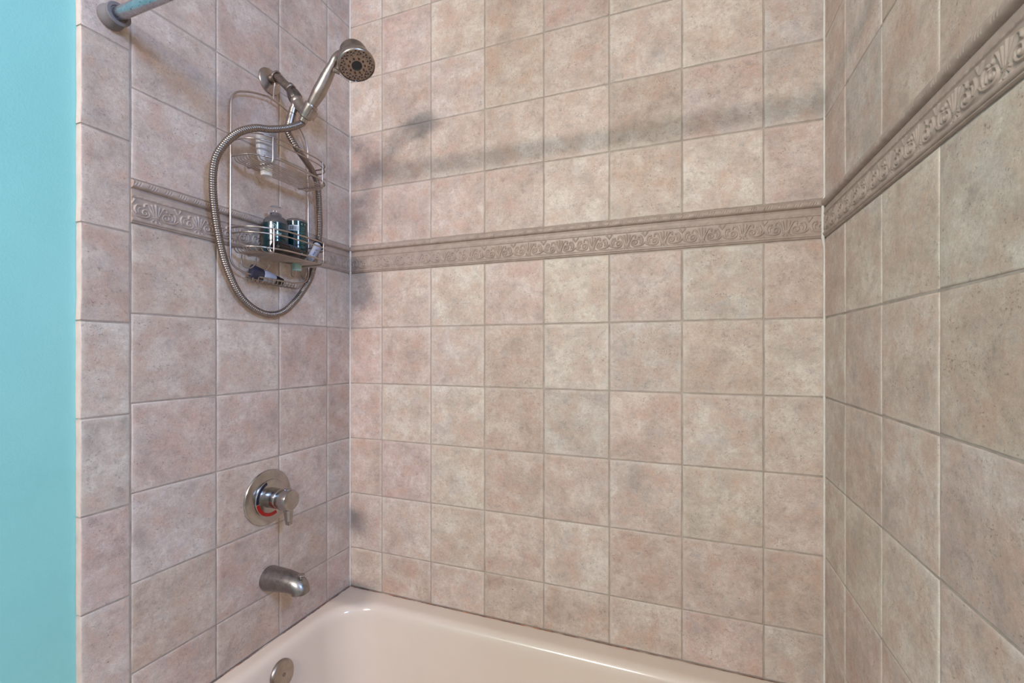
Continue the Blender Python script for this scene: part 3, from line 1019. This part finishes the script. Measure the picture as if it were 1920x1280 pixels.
# small tube leaning at the end of the lower basket
tb = empty('tube', (0.098, -0.292, 1.582))
tag(tb, 'pale blue tube with a black cap leaning at the end of the caddy basket', 'tube')
b = MB()
t0 = Vector((0.1000, -0.3020, 1.5900))
td = Vector((-0.015, 0.064, 0.074)).normalized()
b.lathe(t0, td, [(0, 0.0100), (0.002, 0.0115), (0.040, 0.0125), (0.060, 0.0150), (0.066, 0.0155)], 24, sx=0.8)
b.build('tube_body', M['paleblue'], tb, 50)
b = MB()
b.lathe(t0 + td * 0.065, td, [(0, 0.0165), (0.002, 0.0172), (0.013, 0.0165), (0.015, 0.0150), (0.015, 0.0)], 24, cap1=False)
b.build('cap', M['black'], tb)
b = MB()
for k, q in enumerate((0.018, 0.024, 0.030, 0.042)):
    p = t0 + td * q + Vector((0.0090, -0.0075, 0))
    b.tube([p + Vector((-0.003, -0.0045, 0)), p + Vector((0.0025, 0.003, 0.001))], 0.0008, 5)
b.build('print_mark', M['ink'], tb)

# flat bottle upside down in the upper basket
wb = empty('bottle', (0.060, -0.424, 1.806))
tag(wb, 'pale grey bottle upside down on its white cap in the upper caddy basket', 'bottle')
b = MB()
b.lathe((0.0580, -0.4240, 1.9420), (0, 0, -1), [(0, 0.0), (0, 0.026), (0.002, 0.0305), (0.006, 0.0320), (0.060, 0.0315), (0.082, 0.0285), (0.095, 0.0235), (0.101, 0.0170), (0.103, 0.0140), (0.108, 0.0135)], 36, sx=0.62, up=(0, 1, 0), cap0=False)
b.build('bottle_body', M['greyplastic'], wb, 50)
b = MB()
b.lathe((0.0580, -0.4240, 1.8390), (0, 0, -1), [(0, 0.0170), (0.001, 0.0172), (0.008, 0.0168), (0.0085, 0.0160), (0.028, 0.0150), (0.0305, 0.0135), (0.031, 0.0)], 32, cap1=False)
b.build('cap', M['whiteplastic'], wb)

# dark tube lying in the soap tray
nt = empty('tube', (0.038, -0.405, 1.506))
tag(nt, 'navy and pale blue tube lying in the soap tray under the caddy', 'tube')
s0, s1 = Vector((0.0360, -0.4560, 1.5330)), Vector((0.0360, -0.3480, 1.5165))
sd_ = (s1 - s0).normalized()
Ln = (s1 - s0).length
for nm, q0, q1, ra, rb, mt in (('tube_body', 0.0, 0.36, 0.0195, 0.0165, 'navy'), ('label', 0.355, 0.73, 0.0167, 0.0140, 'paleblue'), ('cap', 0.72, 1.0, 0.0128, 0.0105, 'black')):
    b = MB()
    l0, l1 = Ln * q0, Ln * q1
    b.lathe(s0, sd_, [(l0, ra * 0.96), (l0 + 0.001, ra), (l1 - 0.001, rb), (l1, rb * 0.95)], 24, sx=0.55 if nm == 'tube_body' else 0.75)
    b.build(nm, M[mt], nt, 40)

# ------------------------------------------------------------------ mixing valve
vy, vz = -0.3690, 0.8640
vl = empty('shower_valve', (0, vy, vz))
tag(vl, 'round chrome shower valve plate with a lever handle above the tub spout', 'valve')
b = MB()
b.lathe((0, vy, vz), (1, 0, 0), [(0, 0.0825), (0.003, 0.0830), (0.0055, 0.0815), (0.0085, 0.0720), (0.0105, 0.0580), (0.0110, 0.0530)], 64)
pl = b.build('cover_plate', M['chrome'], vl, 30)
b = MB()
b.lathe((0.0095, vy, vz), (1, 0, 0), [(0, 0.0540), (0.004, 0.0545), (0.006, 0.0530), (0.0070, 0.0500), (0.0075, 0.0300)], 56)
b.build('dial_disc', M['chrome'], vl, 30)


def arc_band(a0, a1, r0, r1, x, n=18):
    """flat raised arc on the dial; angles from +z towards -y"""
    b = MB()
    rr = []
    for i in range(n + 1):
        a = R(a0 + (a1 - a0) * i / n)
        s, c = -math.sin(a), math.cos(a)
        rr.append([(x, vy + r0 * s, vz + r0 * c), (x, vy + r1 * s, vz + r1 * c), (x + 0.0012, vy + r1 * s, vz + r1 * c), (x + 0.0012, vy + r0 * s, vz + r0 * c)])
    b.grid(rr)
    return b


arc_band(102, 200, 0.0445, 0.0540, 0.0164).build('hot_mark', M['red'], vl, 30)
arc_band(20, 98, 0.0455, 0.0540, 0.0164).build('cold_mark', M['bluemark'], vl, 30)
b = MB()
b.lathe((0.014, vy, vz), (1, 0, 0), [(0, 0.0290), (0.002, 0.0300), (0.038, 0.0288), (0.039, 0.0275), (0.041, 0.0275), (0.042, 0.0288), (0.048, 0.0300), (0.054, 0.0318), (0.076, 0.0308), (0.081, 0.0290), (0.0835, 0.0240), (0.0845, 0.0)], 48, cap1=False)
hub = b.build('handle_hub', M['chrome'], vl, 40)
b = MB()
rr = []
for z, x0, x1, wy in ((0.0360, 0.0620, 0.0700, 0.0060), (0.0330, 0.0585, 0.0780, 0.0085), (0.0200, 0.0550, 0.0800, 0.0110), (-0.0200, 0.0550, 0.0800, 0.0120), (-0.0360, 0.0570, 0.0800, 0.0115), (-0.0620, 0.0600, 0.0770, 0.0095), (-0.0720, 0.0610, 0.0755, 0.0085), (-0.0745, 0.0630, 0.0740, 0.0060)):
    q = []
    for sx, sy in ((-1, -0.6), (-0.6, -1), (0.6, -1), (1, -0.6), (1, 0.6), (0.6, 1), (-0.6, 1), (-1, 0.6)):
        q.append(((x0 + x1) / 2 + 0.012 + sx * (x1 - x0) / 2, vy + sy * wy + 0.004 * (z / -0.07 if z < 0 else 0), vz + z))
    rr.append(q)
b.grid(rr)
b.build('lever', M['chrome'], hub, 40)

# ------------------------------------------------------------------ tub spout
sy_, sz = -0.3640, 0.6170
sp = empty('tub_spout', (0, sy_, sz))
tag(sp, 'satin metal tub spout with a small diverter knob on top', 'tub spout')
b = MB()
spp = bez([(0.0, sy_, sz), (0.030, sy_, sz + 0.0015), (0.070, sy_, sz + 0.0030), (0.096, sy_, sz + 0.0020), (0.1140, sy_, sz - 0.0030), (0.1230, sy_, sz - 0.0120), (0.1250, sy_, sz - 0.0225)], 6)
n = len(spp)
b.tube(spp, [float(np.interp(i / (n - 1), [0, 0.02, 0.17, 0.5, 0.7, 0.85, 1], [0.0355, 0.0365, 0.0345, 0.0295, 0.0275, 0.0262, 0.0250])) for i in range(n)], 36)
b.build('spout_body', M['spout'], sp, 50)
b = MB()
b.lathe((0.1250, sy_, sz - 0.0220), (0, 0, -1), [(0, 0.0200), (0.0012, 0.0195), (0.0010, 0.0)], 24, cap1=False)
b.build('outlet_ring', M['aged'], sp)
b = MB()
b.lathe((0.1260, sy_, sz + 0.0100), (0.12, 0, 1), [(0, 0.0040), (0.0140, 0.0040), (0.0150, 0.0070), (0.0185, 0.0100), (0.0215, 0.0100), (0.0230, 0.0085), (0.0235, 0.0)], 24, cap1=False)
b.build('diverter_knob', M['chrome'], sp, 40)
